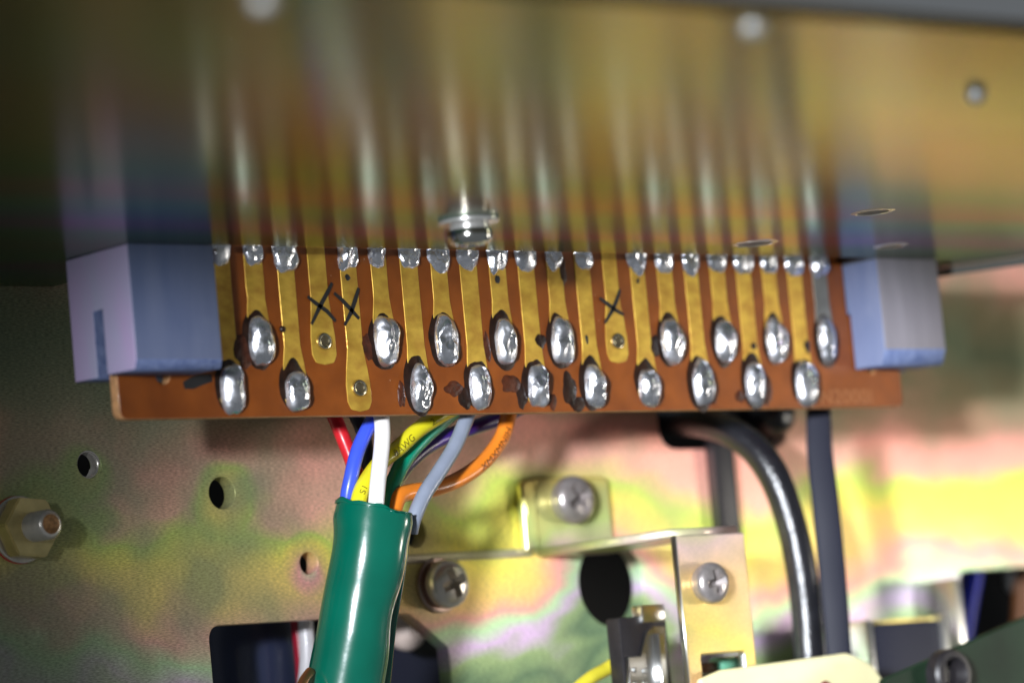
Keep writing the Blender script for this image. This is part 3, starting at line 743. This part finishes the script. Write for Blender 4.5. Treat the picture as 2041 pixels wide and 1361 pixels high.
tag(gm, 'round black rubber grommet in the panel opening beside the cable', 'grommet')
tag(obj('flat_cable', tube(path([(1628, 700, .7), (1631, 800, .6), (1634, 900, .5), (1645, 1000, .4), (1655, 1100, .35), (1664, 1200, .3), (1672, 1300, .3), (1684, 1460, .3)]), lambda f: .125 + .03 * sin(3 * f), 20, .28, side=RIGHT), M_GREYPVC),
    'slate grey flat cable running straight down beside the black cable', 'cable')

# pale tab at the bottom edge
TY = -.3
pts = [at(u, v, TY) for u, v in ((1398, 1352), (1440, 1334), (1690, 1300), (1738, 1322), (1775, 1372), (1790, 1480), (1380, 1480))]
me = sheet([rpoly([(a.x, a.z) for a in pts], [.05, .1, .25, .25, .25, 0, 0])], .08, .025, 'XZ', TY)
tb = obj('plastic_tab', smooth(me, 50), M_CREAM); tag(tb, 'pale yellow tab with rounded corner rising from the bottom edge', 'tab')
c = at(1646, 1372, TY)
bm = lathe([(.09, 0), (.08, .02), (0, .022)], 20, 'N')
for v in bm.verts: v.co += Vector((c.x, TY - .001, c.z))
obj('red_dot', finish(bm), mat('dark_red_dot', (.18, .01, .01), .5), tb)

# dark relay with bright frame ends, right of the tab
RY = .9
q = [at(u, v, RY) for u, v in ((1722, 1236), (1884, 1208))]
rl = thing('relay_box', 'dark grey box between two bright metal ends beside the pale tab', 'relay', (q[0].x, RY, q[0].z))
def rlobj(name, me, m): o = obj(name, me, m, rl); o.location = (-q[0].x, -RY, -q[0].z); return o
x0, x1, zt = q[0].x, q[1].x, q[0].z
rlobj('relay_body', box((x0 + .13, RY, zt - 1.6), (x1 - .13, RY + .8, zt - .05), .02), mat('dark_grey_plastic', (.018, .019, .032), .6, spec=.3))
for xx, nm in ((x0, 'frame_end'), (x1 - .12, 'frame_end')):
    rlobj(nm, box((xx, RY - .03, zt - 1.6), (xx + .12, RY + .8, zt - .0), .03), M_EDGE)
rlobj('top_strip', box((x0 + .122, RY + .1, zt - .045), (x1 - .122, RY + .8, zt - .005), .01), M_BRIGHT)
# narrow upright strips left of the right-hand opening
q0 = at(1908, 1152, 1.5)
tag(obj('edge_strip', box((q0.x - .06, 1.5, q0.z - 1.6), (q0.x + .06, WY - .004, q0.z), .02), M_EDGE), 'narrow bright steel strip standing along the left side of the right opening', 'strip')
# laminate and round component in the lower right corner
LY = -.9
pts = [at(u, v, LY) for u, v in ((1765, 1352), (2060, 1222), (2200, 1160), (2200, 1500), (1740, 1500))]
lm = obj('laminate_sheet', smooth(sheet([[(a.x, a.z) for a in pts]], .1, .02, 'XZ', LY), 50), M_PCBG)
tag(lm, 'dark green laminate sheet filling the lower right corner', 'circuit board')
c = at(1880, 1345, LY)
bm = lathe([(.28, 0), (.28, .14), (.25, .18), (.19, .19), (.16, .12), (.15, .06), (0, .06)], 32, 'N')
o = tag(obj('round_knob', finish(bm), M_BLACKP, None, (c.x, LY - .003, c.z)), 'round black ring component standing on the dark green laminate', 'component')

# ------------------------------------------------------------------ things inside, behind the openings
c = at(520, 1330, 3.7)
cn = thing('capacitor_can', 'shiny dark navy can behind the lower left opening', 'can', (c.x, 3.7, c.z))
o = obj('can_body', tube([Vector((0, .3, .9)), Vector((0, .3, .2)), Vector((0, .3, -1)), Vector((0, .3, -2.2))], .62, 40), M_CAN, cn)
o = obj('can_cap', finish(lathe([(.60, .9), (.57, .95), (.2, .97), (0, .97)], 32, 'Z')), M_BLACKP, cn, (0, .3, 0))
tag(obj('insulated_wire', tube(path([(588, 1180, 3.0), (592, 1240, 3.0), (600, 1320, 3.0), (606, 1420, 3.0)]), .07, 12), pvc('inner_red_pvc', (.35, .01, .03))), 'dark red wire inside the lower left opening', 'wire')
tag(obj('insulated_wire', tube(path([(606, 1180, 2.9), (609, 1240, 2.9), (612, 1320, 2.9), (600, 1420, 2.9)]), .085, 12), pvc('inner_white_pvc', (.75, .72, .75))), 'white wire inside the opening along the edge of the green sleeve', 'wire')
c = at(812, 1258, 3.4)
tag(obj('ceramic_bead', finish(lathe([(0, .2), (.12, .18), (.2, .08), (.22, 0), (.2, -.1), (0, -.12)], 24, 'N')), mat('ceramic', (.62, .50, .44), .5), None, (c.x, 3.4, c.z)), 'pale pinkish bead inside the opening below the cross head screw', 'component')
c = at(830, 1330, 4.0)
tag(obj('inner_box', box((c.x - .7, 4., c.z - 2), (c.x + .6, 5., c.z + .35), .05), mat('inner_navy', (.02, .022, .04), .5)), 'dark navy box inside the opening under the pinkish bead', 'component')
tag(obj('insulated_wire', tube(path([(1948, 1090, 3.0), (1940, 1150, 3.0), (1928, 1220, 3.0), (1915, 1300, 3.0)]), .11, 12), pvc('inner_blue_pvc', (.015, .03, .55))), 'deep blue wire inside the opening at the right edge', 'wire')
c = at(2022, 1158, 3.6)
tag(obj('steel_ball', finish(lathe([(0, .14), (.08, .12), (.13, .04), (.14, 0), (.13, -.05), (0, -.1)], 20, 'N')), M_EDGE, None, (c.x, 3.6, c.z)), 'small shiny stud glinting inside the opening at the right edge', 'stud')
tag(obj('insulated_wire', tube(path([(2044, 1100, 3.2), (2040, 1180, 3.2), (2034, 1260, 3.2), (2030, 1340, 3.2)]), .13, 12), pvc('inner_brown_pvc', (.10, .04, .015))), 'brown wire inside the opening at the extreme right edge', 'wire')
